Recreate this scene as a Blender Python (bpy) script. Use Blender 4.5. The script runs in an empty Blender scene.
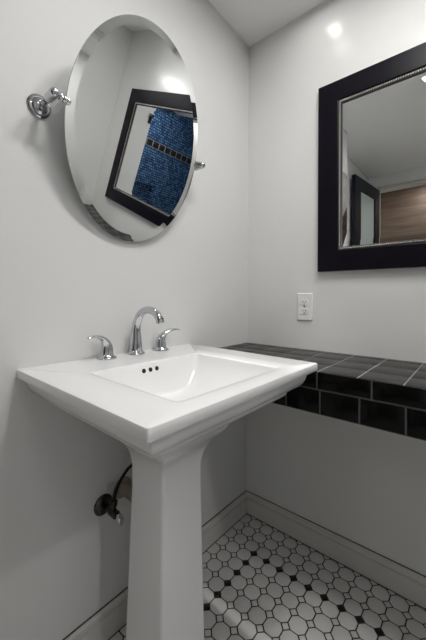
import bpy, bmesh, math, random
from mathutils import Vector, Matrix

random.seed(7)
C = bpy.context.scene.collection
S = bpy.context.scene
PI = math.pi

# ------------------------------------------------------------------ camera
F_PX, SX, SY = 313.1765, 4.0487, -23.7903
yaw, pitch, roll = math.radians(40.4) - 0.0093, 0.0089, 0.0079
Fv = Vector((math.cos(yaw), math.sin(yaw), 0)); Rv = Vector((math.sin(yaw), -math.cos(yaw), 0)); Uv = Vector((0, 0, 1))
Fv, Uv = Fv * math.cos(pitch) + Uv * math.sin(pitch), Uv * math.cos(pitch) - Fv * math.sin(pitch)
Rv, Uv = Rv * math.cos(roll) + Uv * math.sin(roll), Uv * math.cos(roll) - Rv * math.sin(roll)
cd = bpy.data.cameras.new('camera'); cam = bpy.data.objects.new('camera', cd); C.objects.link(cam)
cam.matrix_world = Matrix(((Rv.x, Uv.x, -Fv.x, -1.3472), (Rv.y, Uv.y, -Fv.y, -0.9188), (Rv.z, Uv.z, -Fv.z, 1.0897), (0, 0, 0, 1)))
cd.sensor_fit = 'VERTICAL'; cd.sensor_height = 36.0; cd.sensor_width = 24.0
cd.lens = F_PX / 640 * 36.0
cd.shift_x = -SX / 640; cd.shift_y = SY / 640
cd.clip_start = 0.02
S.camera = cam

# ------------------------------------------------------------------ world, lamps, exposure
w = bpy.data.worlds.new('world'); S.world = w; w.use_nodes = True
w.node_tree.nodes['Background'].inputs[0].default_value = (0.6, 0.65, 0.7, 1)
w.node_tree.nodes['Background'].inputs[1].default_value = 0.15
S.view_settings.view_transform = 'Standard'; S.view_settings.look = 'None'
S.view_settings.gamma = 1.0; S.view_settings.use_curve_mapping = False
S.view_settings.exposure = 0.06

H = 2.40
XL, YF = -2.31, -1.7935        # left wall plane, front (behind camera) wall plane
# x, y, z, lens radius, lens radiance, spot watts, spot cone (degrees), label
LAMPS = [(-0.55, -0.84, H, 0.110, 53, 0, 140, 'round recessed ceiling light above the tiled counter'),
         (-0.84, -0.76, H, 0.095, 60, 0, 140, 'round recessed ceiling light above the pedestal sink'),
         (-0.165, -0.385, H, 0.024, 46, 0, 64, 'small recessed ceiling light closest to the right wall'),
         (-0.29, -0.38, H, 0.022, 20, 42, 28, 'added small ceiling spotlight that throws the light strip between sink and counter'),  # invented second head, added for the bright strip on the floor
         (-1.45, -1.60, H, 0.170, 11, 0, 120, 'added large round ceiling light giving the room soft fill'),  # added fill, lifts the shade under the sink and counter
         (-0.80, -2.30, H, 0.070, 190, 0, 120, 'added ceiling light that brightens the blue tiled shower'),  # unseen lamp added to light the shower seen in the mirrors
         (-2.62, -0.55, H, 0.050, 110, 0, 120, 'added light that brightens the wood lined closet')]  # unseen lamp added to brighten the wood in the mirror
for (x, y, z, r, rad, watts, cone, lab) in LAMPS:
    if not watts: continue
    ld = bpy.data.lights.new('added_spot', 'SPOT'); ld.energy = watts; ld.spot_size = math.radians(cone); ld.spot_blend = 0.6  # only the added floor-strip spotlight gets a beam
    ld.shadow_soft_size = r * 0.9; ld.color = (1, 0.98, 0.95)
    lo_ = bpy.data.objects.new('added_spot', ld); C.objects.link(lo_); lo_.location = (x, y, z - 0.012)


# ------------------------------------------------------------------ helpers
def tag(o, label, cat=None, group=None):
    o['label'] = label
    if cat: o['category'] = cat
    if group: o['group'] = group
    return o

def finish(name, bm, mats, parent=None, smooth=35, kind=None):
    bmesh.ops.recalc_face_normals(bm, faces=bm.faces[:])
    if smooth:
        for f in bm.faces: f.smooth = True
        lim = math.radians(smooth)
        for e in bm.edges:
            e.smooth = len(e.link_faces) == 2 and e.calc_face_angle(0) < lim
    me = bpy.data.meshes.new(name); bm.to_mesh(me); bm.free()
    for m in (mats if isinstance(mats, (list, tuple)) else [mats]): me.materials.append(m)
    o = bpy.data.objects.new(name, me); C.objects.link(o)
    if parent:
        o.parent = parent; o.matrix_parent_inverse = Matrix.Translation(-parent.location)
    if kind: o['kind'] = kind
    return o

def thing(name, loc, label, cat, group=None):
    o = bpy.data.objects.new(name, None); C.objects.link(o); o.location = loc
    o.empty_display_size = 0.05
    bpy.context.view_layer.update()
    return tag(o, label, cat, group)

def box(bm, lo, hi, mat=0, bev=0):
    lo, hi = [min(a, b) for a, b in zip(lo, hi)], [max(a, b) for a, b in zip(lo, hi)]
    vs = [bm.verts.new((x, y, z)) for x in (lo[0], hi[0]) for y in (lo[1], hi[1]) for z in (lo[2], hi[2])]
    fs = [bm.faces.new([vs[i] for i in q]) for q in ((0, 1, 3, 2), (4, 6, 7, 5), (0, 4, 5, 1), (2, 3, 7, 6), (0, 2, 6, 4), (1, 5, 7, 3))]
    for f in fs: f.material_index = mat
    if bev:
        es = list({e for f in fs for e in f.edges})
        r = bmesh.ops.bevel(bm, geom=es, offset=bev, segments=2, profile=0.5, affect='EDGES')
        for f in r['faces']: f.material_index = mat

def loft(bm, rings, caps=(True, True), mat=0, closed=True):
    rs = [[bm.verts.new(p) for p in r] for r in rings]
    n = len(rs[0])
    for a, b in zip(rs, rs[1:]):
        for i in range(n if closed else n - 1):
            j = (i + 1) % n
            f = bm.faces.new((a[i], a[j], b[j], b[i])); f.material_index = mat
    if caps[0]: bm.faces.new(rs[0][::-1]).material_index = mat
    if caps[1]: bm.faces.new(rs[-1]).material_index = mat
    return rs

def frame_of(d):
    d = Vector(d).normalized()
    up = Vector((0, 0, 1)) if abs(d.z) < 0.9 else Vector((0, 1, 0))
    a = d.cross(up).normalized(); return d, a, a.cross(d).normalized()

def lathe(bm, prof, origin, axis, seg=32, mat=0, caps=(True, True)):
    d, a, b = frame_of(axis); o = Vector(origin)
    rings = [[o + d * h + (a * math.cos(2 * PI * k / seg) + b * math.sin(2 * PI * k / seg)) * max(r, 1e-5) for k in range(seg)] for r, h in prof]
    loft(bm, rings, caps, mat)

def spline(pts, n=8):
    """Catmull-Rom through (x,y,z,ra,rb) tuples"""
    out = []
    P = [pts[0]] + list(pts) + [pts[-1]]
    for i in range(1, len(P) - 2):
        for k in range(n):
            t = k / n
            out.append([0.5 * (2 * b + (c - a) * t + (2 * a - 5 * b + 4 * c - d) * t * t + (3 * b - a - 3 * c + d) * t ** 3)
                        for a, b, c, d in zip(P[i - 1], P[i], P[i + 1], P[i + 2])])
    out.append(list(pts[-1])); return out

def tube(bm, pts, seg=16, mat=0, n=8, side=None):
    """pts: (x,y,z,ra,rb): ra half-size across 'side', rb half-size across the other direction"""
    Q = spline(pts, n); rings = []; prev = None
    for i, q in enumerate(Q):
        p = Vector(q[:3]); d = (Vector(Q[min(i + 1, len(Q) - 1)][:3]) - Vector(Q[max(i - 1, 0)][:3])).normalized()
        s = Vector(side) if side else (prev or frame_of(d)[1])
        a = (s - d * s.dot(d)).normalized(); b = d.cross(a); prev = a
        rings.append([p + a * math.cos(2 * PI * k / seg) * q[3] + b * math.sin(2 * PI * k / seg) * q[4] for k in range(seg)])
    loft(bm, rings, (True, True), mat)

def rrect(x0, x1, y0, y1, r, z, n=5, rb=None):
    """rounded rectangle; rb = radius of the two corners at y1"""
    out = []
    rb = r if rb is None else rb
    for (cx, cy, a0, rr) in ((x1 - rb, y1 - rb, 0, rb), (x0 + rb, y1 - rb, PI / 2, rb), (x0 + r, y0 + r, PI, r), (x1 - r, y0 + r, 1.5 * PI, r)):
        for k in range(n + 1):
            a = a0 + PI / 2 * k / n
            out.append((cx + rr * math.cos(a), cy + rr * math.sin(a), z))
    return out


# ------------------------------------------------------------------ materials
def mat(name, color, rough=0.5, metal=0.0, spec=0.5, bump=None, vary=None, coat=0.0):
    """bump=(scale, strength, distance); vary=(scale, amount) multiplies the colour by soft noise"""
    m = bpy.data.materials.new(name); m.use_nodes = True
    nt = m.node_tree; b = nt.nodes['Principled BSDF']
    b.inputs['Base Color'].default_value = (*color, 1); b.inputs['Roughness'].default_value = rough
    b.inputs['Metallic'].default_value = metal; b.inputs['Specular IOR Level'].default_value = spec
    b.inputs['Coat Weight'].default_value = coat; b.inputs['Coat Roughness'].default_value = 0.08
    tc = nt.nodes.new('ShaderNodeTexCoord')
    if bump:
        n = nt.nodes.new('ShaderNodeTexNoise'); n.inputs['Scale'].default_value = bump[0]; n.inputs['Detail'].default_value = 4
        bp = nt.nodes.new('ShaderNodeBump'); bp.inputs['Strength'].default_value = bump[1]; bp.inputs['Distance'].default_value = bump[2]
        nt.links.new(tc.outputs['Object'], n.inputs['Vector']); nt.links.new(n.outputs['Fac'], bp.inputs['Height'])
        nt.links.new(bp.outputs['Normal'], b.inputs['Normal'])
    if vary:
        n = nt.nodes.new('ShaderNodeTexNoise'); n.inputs['Scale'].default_value = vary[0]; n.inputs['Detail'].default_value = 5
        r = nt.nodes.new('ShaderNodeMapRange'); r.inputs['To Min'].default_value = 1 - vary[1]; r.inputs['To Max'].default_value = 1 + vary[1]
        x = nt.nodes.new('ShaderNodeMix'); x.data_type = 'RGBA'; x.blend_type = 'MULTIPLY'; x.inputs['Factor'].default_value = 1
        x.inputs[6].default_value = (*color, 1)
        nt.links.new(tc.outputs['Object'], n.inputs['Vector']); nt.links.new(n.outputs['Fac'], r.inputs['Value'])
        nt.links.new(r.outputs['Result'], x.inputs[7]); nt.links.new(x.outputs[2], b.inputs['Base Color'])
    return m

M = {}
M['wall'] = mat('wall_paint', (0.75, 0.75, 0.738), 0.22, spec=0.35, bump=(26, 0.10, 0.004), vary=(3, 0.03))
M['wall_matte'] = mat('wall_paint_matte', (0.72, 0.72, 0.712), 0.5, spec=0.25, bump=(26, 0.10, 0.004), vary=(3, 0.03))
M['ceil'] = mat('ceiling_paint', (0.90, 0.90, 0.89), 0.7, bump=(40, 0.1, 0.003))
M['trim'] = mat('trim_paint', (0.62, 0.61, 0.585), 0.35, vary=(9, 0.08))
M['caulk'] = mat('caulk', (0.66, 0.66, 0.63), 0.5)
M['crack'] = mat('dark_gap', (0.03, 0.027, 0.022), 0.9)
M['porcelain'] = mat('porcelain', (0.87, 0.87, 0.87), 0.16, coat=0.3)
M['chrome'] = mat('chrome', (0.60, 0.61, 0.63), 0.06, metal=1)
M['dull_chrome'] = mat('aged_chrome', (0.08, 0.072, 0.066), 0.22, metal=1, vary=(60, 0.3))
M['hose'] = mat('black_hose', (0.010, 0.008, 0.007), 0.5, spec=0.2)
M['hole'] = mat('dark_hole', (0.01, 0.01, 0.01), 0.6)
M['mirror'] = mat('mirror_silver', (0.88, 0.89, 0.89), 0.0, metal=1)
M['glass_edge'] = mat('mirror_glass_edge', (0.45, 0.5, 0.48), 0.15, coat=0.5)
M['frame'] = mat('espresso_frame', (0.006, 0.005, 0.009), 0.36, spec=0.11, vary=(14, 0.3))
M['bead'] = mat('silver_bead', (0.55, 0.54, 0.52), 0.28, metal=1)
M['bead_gap'] = mat('bead_backing', (0.05, 0.042, 0.035), 0.4)
M['plate'] = mat('outlet_plastic', (0.82, 0.82, 0.81), 0.3)
M['tile_white'] = mat('floor_tile_white', (0.62, 0.61, 0.60), 0.3, vary=(30, 0.08))
M['tile_black'] = mat('floor_tile_black', (0.008, 0.008, 0.008), 0.25)
M['grout'] = mat('floor_grout', (0.035, 0.032, 0.03), 0.9)
M['ctop'] = mat('counter_tile_top', (0.018, 0.017, 0.017), 0.36, spec=0.38, vary=(40, 0.3))
M['cgrout'] = mat('counter_grout_light', (0.25, 0.24, 0.23), 0.85)
M['cface'] = mat('counter_tile_face', (0.004, 0.004, 0.004), 0.15, spec=0.18)
M['fgrout'] = mat('counter_grout_grey', (0.09, 0.09, 0.09), 0.85)
M['door'] = mat('door_dark_paint', (0.008, 0.010, 0.017), 0.3, spec=0.2)
M['frost'] = mat('frosted_glass', (0.50, 0.58, 0.55), 0.35)
M['black'] = mat('black_metal', (0.008, 0.008, 0.009), 0.35)
M['pipe'] = mat('stained_pipe', (0.30, 0.26, 0.21), 0.6, vary=(40, 0.2))
M['plaster'] = mat('bare_plaster', (0.60, 0.55, 0.47), 0.9)

def emit(name, strength):
    m = bpy.data.materials.new(name); m.use_nodes = True; nt = m.node_tree
    e = nt.nodes.new('ShaderNodeEmission'); e.inputs[0].default_value = (1, 0.985, 0.965, 1); e.inputs[1].default_value = strength
    nt.links.new(e.outputs[0], nt.nodes['Material Output'].inputs[0]); return m

def blue_mosaic():
    m = bpy.data.materials.new('blue_mosaic_tile'); m.use_nodes = True; nt = m.node_tree; b = nt.nodes['Principled BSDF']
    tc = nt.nodes.new('ShaderNodeTexCoord'); mp = nt.nodes.new('ShaderNodeMapping'); mp.inputs['Rotation'].default_value = (PI / 2, 0, 0)
    br = nt.nodes.new('ShaderNodeTexBrick'); br.inputs['Scale'].default_value = 1; br.offset = 0.5
    br.inputs['Brick Width'].default_value = 0.034; br.inputs['Row Height'].default_value = 0.029
    br.inputs['Mortar Size'].default_value = 0.0045; br.inputs['Mortar Smooth'].default_value = 0.2
    br.inputs['Color1'].default_value = (0.022, 0.065, 0.16, 1); br.inputs['Color2'].default_value = (0.10, 0.22, 0.42, 1)
    br.inputs['Mortar'].default_value = (0.008, 0.014, 0.03, 1)
    nt.links.new(tc.outputs['Object'], mp.inputs['Vector']); nt.links.new(mp.outputs['Vector'], br.inputs['Vector'])
    nt.links.new(br.outputs['Color'], b.inputs['Base Color']); b.inputs['Roughness'].default_value = 0.25
    return m
M['blue'] = blue_mosaic()

def wood():
    m = bpy.data.materials.new('brown_wood_panel'); m.use_nodes = True; nt = m.node_tree; b = nt.nodes['Principled BSDF']
    tc = nt.nodes.new('ShaderNodeTexCoord'); mp = nt.nodes.new('ShaderNodeMapping'); mp.inputs['Scale'].default_value = (2, 1.2, 16)
    n = nt.nodes.new('ShaderNodeTexNoise'); n.inputs['Scale'].default_value = 2.2; n.inputs['Detail'].default_value = 6
    r = nt.nodes.new('ShaderNodeValToRGB'); r.color_ramp.elements[0].position = 0.3; r.color_ramp.elements[1].position = 0.7
    r.color_ramp.elements[0].color = (0.13, 0.09, 0.065, 1); r.color_ramp.elements[1].color = (0.24, 0.175, 0.13, 1)
    nt.links.new(tc.outputs['Object'], mp.inputs['Vector']); nt.links.new(mp.outputs['Vector'], n.inputs['Vector'])
    nt.links.new(n.outputs['Fac'], r.inputs['Fac']); nt.links.new(r.outputs['Color'], b.inputs['Base Color']); b.inputs['Roughness'].default_value = 0.55
    return m
M['wood'] = wood()


# ------------------------------------------------------------------ the setting
T = 0.10
def st(name, boxes, m, label=None, smooth=0):
    bm = bmesh.new()
    for lo, hi in boxes: box(bm, lo, hi)
    o = finish(name, bm, m, smooth=smooth, kind='structure')
    if label: o['label'] = label
    return o

DY0, DY1, DZ = -0.10, -0.90, 2.25          # doorway in the left wall
OX0, OX1, OZ = -0.370, -1.30, 2.35         # opening in the front wall to the shower
st('wall_back', [((-3.1, 0, -0.1), (T, T, H + 0.1))], M['wall_matte'], 'white painted wall behind the pedestal sink')
st('wall_right', [((0, -2.95, -0.1), (T, 0, H + 0.1))], M['wall'], 'white painted wall behind the tiled counter')
st('wall_left', [((XL - T, DY0, 0), (XL, 0, H)), ((XL - T, YF, 0), (XL, DY1, H)), ((XL - T, DY1, DZ), (XL, DY0, H))], M['wall'])
st('wall_front', [((OX0, YF - T, 0), (0, YF, H)), ((XL, YF - T, 0), (OX1, YF, H)), ((OX1, YF - T, OZ), (OX0, YF, H))], M['wall'])
st('ceiling', [((-3.1, -2.95, H), (0, 0, H + 0.1))], M['ceil'], 'plain white ceiling')
# closet beyond the doorway and the shower beyond the opening
st('wall_closet', [((-2.95, -1.2, 0), (-2.85, 0, H)), ((-2.85, -1.2, 0), (XL - T, -1.1, H))], M['wood'])

# shower back wall with a recessed niche and a black tile band
SYW = -2.75
bm = bmesh.new()
nx0, nx1, nz0, nz1 = -1.27, -0.93, 0.98, 1.35
box(bm, (XL, SYW - 0.2, 0), (nx0, SYW, H)); box(bm, (nx1, SYW - 0.2, 0), (-0.88, SYW, H))
box(bm, (nx0, SYW - 0.2, 0), (nx1, SYW, nz0)); box(bm, (nx0, SYW - 0.2, nz1), (nx1, SYW, H))
box(bm, (nx0, SYW - 0.2, nz0), (nx1, SYW - 0.09, nz1))
finish('wall_shower', bm, M['blue'], smooth=0, kind='structure')
bm = bmesh.new()
x = -0.93
while x > -2.25:
    box(bm, (x - 0.041, SYW, 1.795), (x + 0.041, SYW + 0.006, 1.865), 0, 0.002); x -= 0.095
finish('trim_1', bm, M['black'], smooth=30, kind='structure')
st('trim_7', [((XL, SYW, 1.790), (-0.88, SYW + 0.003, 1.870))], M['cgrout'])
st('wall_shower_painted', [((-0.88, SYW - 0.2, 0), (0, SYW, H))], M['wall'])
st('wall_shower_left', [((XL - T, -2.95, 0), (XL, YF - T, H))], M['blue'])

# floor: grout bed with octagon tiles and square dots
FP, FX, FY = 0.0611, -0.2033, -0.1807      # pitch, dot position at the border corner
bm = bmesh.new()
box(bm, (-3.1, -2.95, -0.1), (0, 0, 0.0), 2)
def tile(cx, cy, poly, mi, g=0.0017, h=0.0022):
    def ring(off, z):
        return [bm.verts.new((cx + px * (1 - off / 0.026), cy + py * (1 - off / 0.026), z)) for px, py in poly]
    a, b, c = ring(0, 0.0002), ring(0.0004, h * 0.7), ring(0.0022, h)
    n = len(poly)
    for p, q in ((a, b), (b, c)):
        for i in range(n):
            bm.faces.new((p[i], p[(i + 1) % n], q[(i + 1) % n], q[i])).material_index = mi
    bm.faces.new(c).material_index = mi
hp = FP / 2 - 0.0021; leg = 0.0155
octo = [(hp, -hp + leg), (hp, hp - leg), (hp - leg, hp), (-hp + leg, hp), (-hp, hp - leg), (-hp, -hp + leg), (-hp + leg, -hp), (hp - leg, -hp)]
dd = leg + 0.0021 - 0.0042
dot = [(dd, 0), (0, dd), (-dd, 0), (0, -dd)]
for i in range(-36, 6):
    for j in range(-28, 6):
        dx, dy = FX + i * FP, FY + j * FP
        if XL < dx + 0.02 and dx - 0.02 < 0 and YF < dy + 0.02 and dy - 0.02 < 0:
            black = (i == 0 and j <= 0) or (j == 0 and i <= 0)
            tile(dx, dy, dot, 1 if black else 0, h=0.0020)
        ox, oy = dx + FP / 2, dy + FP / 2
        if XL < ox + 0.03 and ox - 0.03 < 0 and YF < oy + 0.03 and oy - 0.03 < 0:
            tile(ox, oy, octo, 0)
finish('floor', bm, [M['tile_white'], M['tile_black'], M['grout']], smooth=50, kind='structure')

# baseboards (profile: distance from wall, height)
BP = [(0, 0), (0.014, 0), (0.014, 0.070), (0.0136, 0.0750), (0.0075, 0.0765), (0.0055, 0.0790), (0.0075, 0.0815), (0.0118, 0.0840), (0.0118, 0.0905), (0.0100, 0.0960), (0.0060, 0.1000), (0.0056, 0.1040), (0, 0.1040)]
def baseboard(name, a, b, nrm, mit=(0, 0)):
    bm = bmesh.new(); a, b, nrm = Vector(a), Vector(b), Vector(nrm); d = (b - a).normalized(); rings = []
    for p, m in ((a, mit[0]), (b, mit[1])):
        rings.append([p + nrm * q + d * m * q + Vector((0, 0, z)) for q, z in BP])
    loft(bm, rings); return finish(name, bm, M['trim'], smooth=25, kind='structure')
baseboard('baseboard_back', (XL, 0, 0), (0, 0, 0), (0, -1, 0), (0, -1))
baseboard('baseboard_right', (0, 0, 0), (0, YF, 0), (-1, 0, 0), (1, 0))
# thin open gap above the baseboards (dark line) and caulk beads along the ceiling
st('trim_2', [((XL, -0.003, 0.1038), (-0.003, 0, 0.1062))], M['crack'])
st('trim_3', [((-0.003, YF, 0.1038), (0, -0.003, 0.1062))], M['crack'])
st('trim_8', [((XL, -0.0175, 0), (-0.0175, -0.0138, 0.0026))], M['crack'])
st('trim_9', [((-0.0175, YF, 0), (-0.0138, -0.0138, 0.0026))], M['crack'])
def bead_line(name, a, b, n1, n2, r=0.009):
    bm = bmesh.new(); a, b, n1, n2 = map(Vector, (a, b, n1, n2))
    prof = [Vector((0, 0, 0)), n1 * r, n1 * r * 0.75 + n2 * r * 0.35, n1 * r * 0.35 + n2 * r * 0.75, n2 * r]
    loft(bm, [[p + q for q in prof] for p in (a, b)]); return finish(name, bm, M['caulk'], smooth=60, kind='structure')
bead_line('trim_4', (XL, 0, H), (0, 0, H), (0, -1, 0), (0, 0, -1))
bead_line('trim_5', (0, 0, H), (0, YF, H), (-1, 0, 0), (0, 0, -1))
# door casing over and beside the doorway
st('trim_6', [((XL, DY1, DZ), (XL + 0.014, DY0, DZ + 0.012)), ((XL, DY1, DZ + 0.02), (XL + 0.045, DY0, DZ + 0.035)), ((XL, DY1 - 0.07, 0), (XL + 0.014, DY1, DZ + 0.035))], M['trim'])

# open dark door with frosted glass, swung back against the sink wall
p0, p1 = Vector((XL + 0.02, -0.105, 0)), Vector((-1.67, -0.04, 0))
dv = (p1 - p0); DW = dv.length; dv.normalize(); dn = Vector((dv.y, -dv.x, 0))
def door_box(bm, u0, u1, z0, z1, d0, d1):
    vs = [bm.verts.new(p0 + dv * u + dn * d + Vector((0, 0, z))) for u in (u0, u1) for d in (d0, d1) for z in (z0, z1)]
    for q in ((0, 1, 3, 2), (4, 6, 7, 5), (0, 4, 5, 1), (2, 3, 7, 6), (0, 2, 6, 4), (1, 5, 7, 3)): bm.faces.new([vs[i] for i in q])
bm = bmesh.new(); sw = 0.13
door_box(bm, 0, sw, 0.01, 2.24, -0.017, 0.017); door_box(bm, DW - sw, DW, 0.01, 2.24, -0.017, 0.017)
door_box(bm, sw, DW - sw, 2.12, 2.24, -0.017, 0.017); door_box(bm, sw, DW - sw, 0.01, 0.25, -0.017, 0.017)
door = finish('door_1', bm, M['door'], smooth=0, kind='structure'); door['label'] = 'dark painted door with a frosted glass pane, open against the wall'
bm = bmesh.new(); door_box(bm, sw, DW - sw, 0.25, 2.12, -0.004, 0.004)
o = finish('glass_pane', bm, M['frost'], smooth=0); o.parent = door; o['label'] = 'pale frosted glass pane'
bm = bmesh.new(); hp_ = p0 + dv * (DW - 0.055) + Vector((0, 0, 1.0))
lathe(bm, [(0.025, 0.017), (0.025, 0.022), (0.010, 0.025), (0.010, 0.05), (0.024, 0.056), (0.027, 0.066), (0.020, 0.076)], hp_, dn, 20)
o = finish('door_knob', bm, M['chrome']); o.parent = door

# recessed lights and the added fill lights
for (x, y, z, r, rad, watts, cone, lab) in LAMPS:
    t = thing('ceiling_or_fill_light', (x, y, z), lab, 'ceiling light')
    bm = bmesh.new(); lathe(bm, [(r, -0.0005), (r + 0.004, -0.006), (r + 0.018, -0.004), (r + 0.020, -0.0005)], (x, y, z), (0, 0, 1), 40, caps=(False, False))
    finish('trim_ring', bm, M['plate'], t)
    bm = bmesh.new(); lathe(bm, [(r + 0.001, -0.001), (r * 0.98, -0.003)], (x, y, z), (0, 0, 1), 40)
    finish('lens', bm, emit('lamp_glow', rad), t)


# ------------------------------------------------------------------ pedestal sink
SXL, SXR, SD, SZ = -1.056, -0.416, 0.544, 0.898
CX = (SXL + SXR) / 2
sink = thing('pedestal_sink', (CX, -0.24, 0), 'white porcelain pedestal sink with wide stepped rim and square column', 'sink')
PROF = [(0.19, 0.722), (0.15, 0.748), (0.10, 0.782), (0.079, 0.7955), (0.074, 0.7975), (0.069, 0.8020), (0.066, 0.8080), (0.066, 0.8150),
        (0.0630, 0.8180), (0.0595, 0.8186), (0.0595, 0.8205), (0.050, 0.8222), (0.040, 0.8280), (0.0325, 0.8370), (0.0270, 0.8480), (0.0240, 0.8600), (0.0232, 0.8680),
        (0.0215, 0.8725), (0.0050, 0.8730), (0.0015, 0.8745), (0.0000, 0.8780), (0.0000, 0.8920), (0.0012, 0.8962), (0.0045, 0.8980)]
def tilt(rg): return [(x, y, z + 0.006 * (1 + y / 0.544)) for x, y, z in rg]      # the deck falls slightly to the front
bm = bmesh.new(); rings = []
for i, z in PROF:
    rings.append(rrect(SXL + i, SXR - i, -SD + i, -0.0008, 0.005 if i < 0.06 else 0.010, z, 5, rb=0.002))
BX0, BX1, BY0, BY1 = -0.946, -0.560, -0.490, -0.172       # basin opening
for j, z, r in ((-0.012, 0.8980, 0.02), (-0.002, 0.8978, 0.016), (0.0015, 0.8962, 0.014), (0.004, 0.8915, 0.014), (0.007, 0.880, 0.016), (0.018, 0.845, 0.024),
                (0.032, 0.812, 0.034), (0.046, 0.795, 0.04), (0.062, 0.787, 0.045), (0.09, 0.783, 0.05), (0.13, 0.781, 0.02)):
    k = 1.7 if j > 0.01 else 1.0                          # the sides slope more than the back
    rings.append(rrect(BX0 + j * k, BX1 - j * k, BY0 + j, BY1 - j, r, z, 5))
loft(bm, [tilt(r) for r in rings])
basin = finish('basin', bm, M['porcelain'], sink, smooth=32)
# overflow holes
for k in (-1, 0, 1):
    bm = bmesh.new(); lathe(bm, [(0.0060, -0.002), (0.0066, 0.0012), (0.0054, 0.0014), (0.0050, 0.0002)], (-0.765 + 0.0235 * k, -0.1800, 0.8810), (0, -1, 0.3), 20)
    o = finish('overflow_hole', bm, M['hole'], sink); o['label'] = 'small dark round overflow hole'
bm = bmesh.new(); lathe(bm, [(0.022, 0), (0.023, 0.003), (0.018, 0.004), (0.016, 0.002), (0.006, 0.003)], (CX, -0.33, 0.781), (0, 0, 1), 28)
finish('drain', bm, M['chrome'], sink)
# pedestal
bm = bmesh.new(); rings = []
for z, hw, yf, yb in ((0.0, 0.087, -0.312, -0.135), (0.045, 0.086, -0.311, -0.137), (0.06, 0.0835, -0.308, -0.140), (0.30, 0.079, -0.301, -0.147), (0.50, 0.0755, -0.297, -0.152),
                      (0.575, 0.0745, -0.294, -0.154), (0.610, 0.0755, -0.295, -0.154), (0.635, 0.078, -0.299, -0.152), (0.655, 0.0835, -0.306, -0.149), (0.672, 0.092, -0.315, -0.145), (0.687, 0.105, -0.328, -0.140),
                      (0.700, 0.119, -0.342, -0.135), (0.710, 0.126, -0.349, -0.133), (0.716, 0.130, -0.353, -0.130), (0.760, 0.140, -0.362, -0.125)):
    rings.append(rrect(CX - hw, CX + hw, yf, yb, 0.011, z, 5))
loft(bm, rings); finish('pedestal', bm, M['porcelain'], sink, smooth=40)

# ------------------------------------------------------------------ widespread faucet
FXC, FYC = -0.713, -0.036
FZ = SZ + 0.005
fau = thing('faucet', (FXC, FYC, FZ), 'chrome gooseneck faucet with two lever handles on the sink deck', 'faucet')
def B(x, y, z): return (FXC + x, FYC + y, FZ + z)
bm = bmesh.new()
lathe(bm, [(0.0295, 0), (0.0300, 0.003), (0.0285, 0.006), (0.0235, 0.009), (0.0215, 0.014)], B(0, 0, 0), (0, 0, 1), 28)
tube(bm, [(*B(0, 0, 0.010), 0.0220, 0.0212), (*B(0, 0.000, 0.040), 0.0195, 0.0195), (*B(0, 0.000, 0.080), 0.0158, 0.0160), (*B(0, -0.007, 0.110), 0.0138, 0.0140), (*B(0, -0.028, 0.138), 0.0130, 0.0128),
          (*B(0, -0.062, 0.150), 0.0128, 0.0122), (*B(0, -0.096, 0.144), 0.0126, 0.0120), (*B(0, -0.115, 0.131), 0.0126, 0.0120), (*B(0, -0.122, 0.120), 0.0126, 0.0122)], 24, side=(1, 0, 0))
spout = finish('spout', bm, M['chrome'], fau, smooth=50)
bm = bmesh.new(); lathe(bm, [(0.0130, 0), (0.0134, 0.010), (0.0110, 0.0115), (0.0100, 0.008)], B(0, -0.1222, 0.121), (0, -0.2, -1), 24)
o = finish('aerator', bm, M['chrome'], fau)
bm = bmesh.new(); lathe(bm, [(0.003, 0), (0.003, 0.035), (0.0065, 0.038), (0.0065, 0.046), (0.003, 0.05)], B(0, 0.026, 0.0), (0, 0, 1), 16)
finish('lift_rod', bm, M['chrome'], fau)
for s in (-1, 1):
    hx = 0.107 * s
    bm = bmesh.new()
    lathe(bm, [(0.0295, 0), (0.0300, 0.003), (0.0280, 0.006), (0.0215, 0.009), (0.0195, 0.014), (0.0185, 0.030)], B(hx, 0, 0), (0, 0, 1), 28)
    h = finish('handle', bm, M['chrome'], fau, smooth=50)
    bm = bmesh.new()
    tube(bm, [(*B(hx, 0, 0.020), 0.0188, 0.0188), (*B(hx, 0, 0.034), 0.0180, 0.0175), (*B(hx + s * 0.005, -0.002, 0.049), 0.0155, 0.0135), (*B(hx + s * 0.018, -0.007, 0.063), 0.0125, 0.0085),
              (*B(hx + s * 0.037, -0.013, 0.0715), 0.0100, 0.0050), (*B(hx + s * 0.057, -0.018, 0.0735), 0.0080, 0.0038), (*B(hx + s * 0.072, -0.021, 0.0710), 0.0045, 0.0028)], 20, side=(0, 1, 0.1))
    lv = finish('lever', bm, M['chrome'], fau, smooth=60)
    lv.parent = h; lv.matrix_parent_inverse = h.matrix_parent_inverse.copy() if False else Matrix.Identity(4)
    lv.matrix_parent_inverse = (Matrix.Translation(fau.location) @ h.matrix_parent_inverse).inverted()

# ------------------------------------------------------------------ shut-off valve and supply hose
val = thing('shutoff_valve', (-0.806, 0, 0.432), 'old chrome shut-off valve with round wall flange under the sink', 'valve')
V0 = Vector((-0.806, 0, 0.432))
bm = bmesh.new(); lathe(bm, [(0.032, 0.0005), (0.032, 0.004), (0.027, 0.010), (0.018, 0.014), (0.012, 0.015)], V0, (0, -1, 0), 32)
finish('wall_flange', bm, M['dull_chrome'], val)
bm = bmesh.new()
lathe(bm, [(0.009, 0.010), (0.009, 0.045), (0.0125, 0.046), (0.0125, 0.075), (0.008, 0.078)], V0, (0, -1, 0), 20)
lathe(bm, [(0.008, -0.004), (0.008, 0.022), (0.0105, 0.023), (0.0105, 0.036), (0.006, 0.038)], V0 + Vector((0, -0.06, 0)), (0.1, 0, 1), 6)
finish('valve_body', bm, M['dull_chrome'], val)
bm = bmesh.new(); d = V0 + Vector((0, -0.078, 0))
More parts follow.
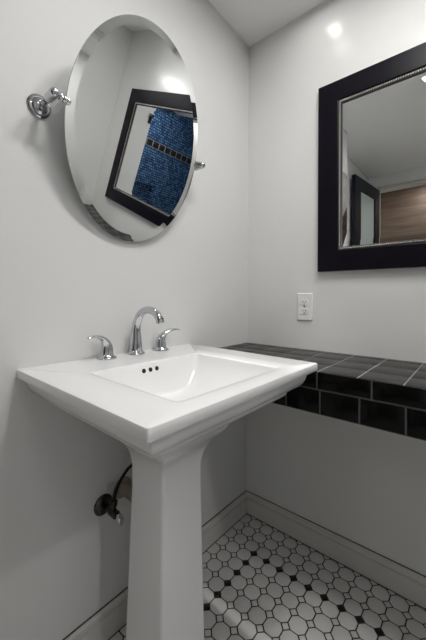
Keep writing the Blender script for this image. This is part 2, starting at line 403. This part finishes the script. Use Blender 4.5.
tube(bm, [(d.x, d.y + 0.004, d.z, 0.005, 0.005), (d.x, d.y - 0.012, d.z, 0.006, 0.006)], 14)
tube(bm, [(d.x - 0.004, d.y - 0.014, d.z + 0.014, 0.004, 0.005), (d.x - 0.002, d.y - 0.016, d.z + 0.004, 0.008, 0.010), (d.x + 0.002, d.y - 0.018, d.z - 0.010, 0.007, 0.011), (d.x + 0.004, d.y - 0.019, d.z - 0.022, 0.003, 0.004)], 14, side=(0, 1, 0))
o = finish('valve_handle', bm, M['chrome'], val); o['label'] = 'bright chrome oval handle'
hose = None
bm = bmesh.new(); q = V0 + Vector((0.003, -0.06, 0.038))
tube(bm, [(q.x, q.y, q.z - 0.002, 0.0055, 0.0055), (q.x + 0.002, q.y, q.z + 0.020, 0.006, 0.006), (q.x + 0.020, q.y + 0.004, q.z + 0.044, 0.005, 0.005), (q.x + 0.050, q.y + 0.010, q.z + 0.066, 0.005, 0.005), (q.x + 0.085, q.y + 0.016, q.z + 0.087, 0.005, 0.005), (q.x + 0.108, q.y + 0.03, q.z + 0.17, 0.006, 0.006), (q.x + 0.105, q.y + 0.035, q.z + 0.24, 0.006, 0.006)], 14)
hose = finish('supply_hose', bm, M['hose'], val); hose['label'] = 'black flexible supply hose'
bm = bmesh.new()
lathe(bm, [(0.034, 0.0005), (0.034, 0.003), (0.030, 0.006), (0.024, 0.007), (0.020, 0.007), (0.020, 0.10)], (-0.735, 0, 0.455), (0, -1, 0), 32)
o = finish('drain_pipe', bm, M['pipe']); tag(o, 'stained capped drain pipe at the wall behind the pedestal', 'pipe')
bm = bmesh.new(); box(bm, (-0.792, -0.004, 0.474), (-0.770, 0, 0.488), 0, 0.002)
o = finish('wall_chip', bm, M['plaster']); tag(o, 'small pale plaster chip on the wall above the valve', 'plaster chip')

# ------------------------------------------------------------------ tiled counter
KX, KZ1, KZ0, KY = -0.394, 0.8663, 0.7331, YF
cnt = thing('tiled_counter', (-0.2, -0.88, KZ0), 'low wall-mounted counter covered in black tiles beside the sink', 'counter')
def tiles(bm, cells, plane, mi, gap=0.0016, th=0.0035):
    for (a0, a1, b0, b1) in cells:
        if plane == 'top': box(bm, (a0 + 0.0024, b0 + 0.0024, KZ1 - th), (a1 - 0.0024, b1 - 0.0024, KZ1), mi, 0.0006)
        else: box(bm, (KX, a0 + gap, b0 + gap), (KX + th, a1 - gap, b1 - gap), mi, 0.0012)
bm = bmesh.new(); box(bm, (KX + 0.004, KY, KZ1 - 0.02), (-0.0005, -0.0005, KZ1 - 0.0012), 1)
xs = [KX, -0.281, -0.164, -0.047, -0.001]
ys = [-0.001, -0.065]; 
while ys[-1] > KY: ys.append(max(ys[-1] - 0.117, KY))
tiles(bm, [(xs[i], xs[i + 1], ys[j + 1], ys[j]) for i in range(4) for j in range(len(ys) - 1) if ys[j] - ys[j + 1] > 0.01], 'top', 0)
o = finish('counter_top', bm, [M['ctop'], M['cgrout']], cnt, smooth=30); o['label'] = 'square black tiles with pale grout'
bm = bmesh.new(); box(bm, (KX + 0.0014, KY, KZ0), (KX + 0.03, -0.001, KZ1 - 0.0202), 1)
box(bm, (KX + 0.0014, KY, KZ1 - 0.0202), (KX + 0.0039, -0.001, KZ1 - 0.002), 1)
def run(start, pitch):
    e = [-0.001]; y = start
    while y < -0.02: y += pitch
    y -= pitch
    while y > KY: e.append(y); y -= pitch
    e.append(KY); return e
for st_, pi_, z0, z1 in ((-0.531, 0.158, 0.810, KZ1), (-0.541, 0.1155, KZ0, 0.810)):
    e = run(st_, pi_)
    tiles(bm, [(e[k + 1], e[k], z0, z1) for k in range(len(e) - 1) if e[k] - e[k + 1] > 0.01], 'front', 0, gap=0.0026)
o = finish('front_apron', bm, [M['cface'], M['fgrout']], cnt, smooth=30); o['label'] = 'glossy black tiled front edge in two rows'
bm = bmesh.new(); box(bm, (KX + 0.0302, KY, KZ0 + 0.002), (-0.0005, -0.0005, KZ1 - 0.0202))
finish('underside_board', bm, M['trim'], cnt, smooth=0)

# ------------------------------------------------------------------ framed mirror
MY1, MY2, MZ0, MZ1 = -0.381, -1.560, 1.2115, 2.0135
fm = thing('framed_mirror', (0, (MY1 + MY2) / 2, MZ0), 'large rectangular wall mirror in a wide dark frame with silver beading', 'mirror')
def rring(o, x): return [(x, MY1 - o, MZ0 + o), (x, MY1 - o, MZ1 - o), (x, MY2 + o, MZ1 - o), (x, MY2 + o, MZ0 + o)]
bm = bmesh.new()
loft(bm, [rring(o, x) for o, x in ((0.001, -0.0005), (0, -0.003), (0, -0.0225), (0.0025, -0.025), (0.082, -0.0235), (0.0855, -0.0215), (0.0855, -0.0005))], (False, False))
finish('frame', bm, M['frame'], fm, smooth=20)
bm = bmesh.new()
loft(bm, [rring(o, x) for o, x in ((0.0856, -0.002), (0.0856, -0.0185), (0.0885, -0.0195), (0.0965, -0.0185), (0.0995, -0.0165), (0.0995, -0.002))], (False, False), 1)
def beads(y0, z0, y1, z1):
    L = math.hypot(y1 - y0, z1 - z0); n = int(L / 0.0078)
    for k in range(n):
        t = (k + 0.5) / n
        bmesh.ops.create_icosphere(bm, subdivisions=1, radius=0.0036, matrix=Matrix.Translation((-0.0198, y0 + (y1 - y0) * t, z0 + (z1 - z0) * t)))
o_ = 0.0920
beads(MY1 - o_, MZ0 + o_, MY1 - o_, MZ1 - o_); beads(MY1 - o_, MZ1 - o_, MY2 + o_, MZ1 - o_)
beads(MY2 + o_, MZ1 - o_, MY2 + o_, MZ0 + o_); beads(MY2 + o_, MZ0 + o_, MY1 - o_, MZ0 + o_)
o = finish('bead_trim', bm, [M['bead'], M['bead_gap']], fm, smooth=60); o['label'] = 'silver beaded inner trim'
bm = bmesh.new()
loft(bm, [rring(o, x) for o, x in ((0.0994, -0.006), (0.0994, -0.0119), (0.120, -0.0130))], (True, True))
finish('mirror_glass', bm, M['mirror'], fm, smooth=0)

# ------------------------------------------------------------------ oval tilting mirror
OX, OD, OZc, OA, OB, TH = -0.7347, 0.092, 1.6018, 0.2429, 0.3300, 0.2326
om = thing('oval_mirror', (OX, 0, OZc), 'frameless oval mirror leaning forward between two chrome wall brackets', 'mirror')
yw = -0.0068
Xa = Vector((math.cos(yw), math.sin(yw), 0)); Na = Xa.cross(Vector((0, 0, 1))); Za = Vector((0, 0, 1))
Za, Na = Za * math.cos(TH) + Na * math.sin(TH), Na * math.cos(TH) - Za * math.sin(TH)
OC = Vector((OX, -OD, OZc)); NS = 128
def oring(inset, dep): return [OC + Xa * (OA - inset) * math.cos(2 * PI * k / NS) + Za * (OB - inset) * math.sin(2 * PI * k / NS) + Na * dep for k in range(NS)]
bm = bmesh.new(); loft(bm, [oring(0.0235, 0.0), oring(0.0004, -0.0020)], (True, False))
finish('mirror_glass', bm, M['mirror'], om, smooth=0)
bm = bmesh.new(); loft(bm, [oring(0.0004, -0.0028), oring(0.0, -0.0032), oring(0.0, -0.0055), oring(0.002, -0.0060)], (True, True))
finish('glass_back', bm, M['glass_edge'], om, smooth=40)
for s in (-1, 1):
    bx = OX + s * (OA + (0.038 if s > 0 else 0.031)); rz = OZc + 0.008
    bm = bmesh.new(); lathe(bm, [(0.031, 0.0005), (0.0315, 0.004), (0.028, 0.0085), (0.024, 0.0095), (0.0225, 0.012), (0.014, 0.0175), (0.0085, 0.020)], (bx, 0, rz), (0, -1, 0), 36)
    r = finish('bracket', bm, M['chrome'], om, smooth=40)
    bm = bmesh.new()
    lathe(bm, [(0.0085, 0.016), (0.0070, 0.028), (0.0068, 0.040), (0.0085, 0.047), (0.0108, 0.052), (0.0118, 0.058), (0.0122, OD), (0.0112, OD + 0.006), (0.007, OD + 0.011), (0.002, OD + 0.0125)], (bx, 0, rz), (0, -1, 0), 24)
    p = finish('post', bm, M['chrome'], om, smooth=50)
    bm = bmesh.new(); ax = Vector((-s, 0, -0.18)); e = 0.042
    lathe(bm, [(0.005, 0.004), (0.0058, 0.012), (0.0092, 0.0135), (0.0098, 0.0165), (0.0060, 0.018), (0.0060, 0.0215), (0.0098, 0.023), (0.0100, 0.0265), (0.0062, 0.028), (0.0060, 0.0315), (0.0090, 0.033), (0.0090, 0.036), (0.0055, 0.038), (0.0050, e)], (bx, -OD - 0.001, rz), ax, 24)
    a = finish('pivot_arm', bm, M['chrome'], om, smooth=50)
    for c in (p, a):
        c.parent = r; c.matrix_parent_inverse = (Matrix.Translation(om.location) @ r.matrix_parent_inverse).inverted()

# ------------------------------------------------------------------ wall outlet
ot = thing('wall_outlet', (0, -0.3145, 1.0575), 'white duplex electrical outlet on the wall above the counter', 'outlet')
oy, oz = -0.3145, 1.0575
bm = bmesh.new()
def xr(w_, h_, r, x): return [(x, oy + a, oz + b) for a, b, _ in rrect(-w_, w_, -h_, h_, r, 0, 4)]
loft(bm, [xr(0.037, 0.0615, 0.004, -0.0005), xr(0.037, 0.0615, 0.004, -0.003), xr(0.0335, 0.058, 0.004, -0.0065)], (True, True))
finish('cover_plate', bm, M['plate'], ot, smooth=30)
for s in (-1, 1):
    zc = oz + s * 0.0195
    bm = bmesh.new()
    rr = lambda k, x: [(x, oy + a * k, zc + b * k) for a, b, _ in rrect(-0.0165, 0.0165, -0.0140, 0.0140, 0.009, 0, 5)]
    loft(bm, [rr(1.0, -0.0060), rr(1.0, -0.0082), rr(0.95, -0.0088)])
    rc = finish('receptacle', bm, M['plate'], ot, smooth=30)
    for (dy_, dz_, hw, hh) in ((-0.0065, 0.004, 0.0012, 0.0045), (0.0065, 0.004, 0.0012, 0.0038), (0, -0.0075, 0.0024, 0.0024)):
        bm = bmesh.new(); box(bm, (-0.0088, oy + dy_ - hw, zc + dz_ - hh), (-0.0091, oy + dy_ + hw, zc + dz_ + hh))
        sl = finish('slot', bm, M['hole'], ot, smooth=0)
        sl.parent = rc; sl.matrix_parent_inverse = (Matrix.Translation(ot.location) @ rc.matrix_parent_inverse).inverted()
bm = bmesh.new(); lathe(bm, [(0.0034, 0.006), (0.0034, 0.0072), (0.002, 0.0076)], (0, oy, oz), (-1, 0, 0), 16)
finish('screw', bm, M['dull_chrome'], ot)

# ------------------------------------------------------------------ black hook on the jamb of the shower opening
hk = Vector((-0.352, YF, 1.925))
bm = bmesh.new(); box(bm, hk + Vector((-0.014, 0, -0.04)), hk + Vector((0.014, 0.008, 0.04)), 0, 0.002)
tube(bm, [(hk.x, hk.y + 0.006, hk.z + 0.02, 0.006, 0.006), (hk.x, hk.y + 0.035, hk.z + 0.015, 0.006, 0.006), (hk.x, hk.y + 0.05, hk.z + 0.035, 0.007, 0.007)], 14)
o = finish('wall_hook', bm, M['black']); tag(o, 'black metal hook on the wall at the edge of the shower opening', 'hook')
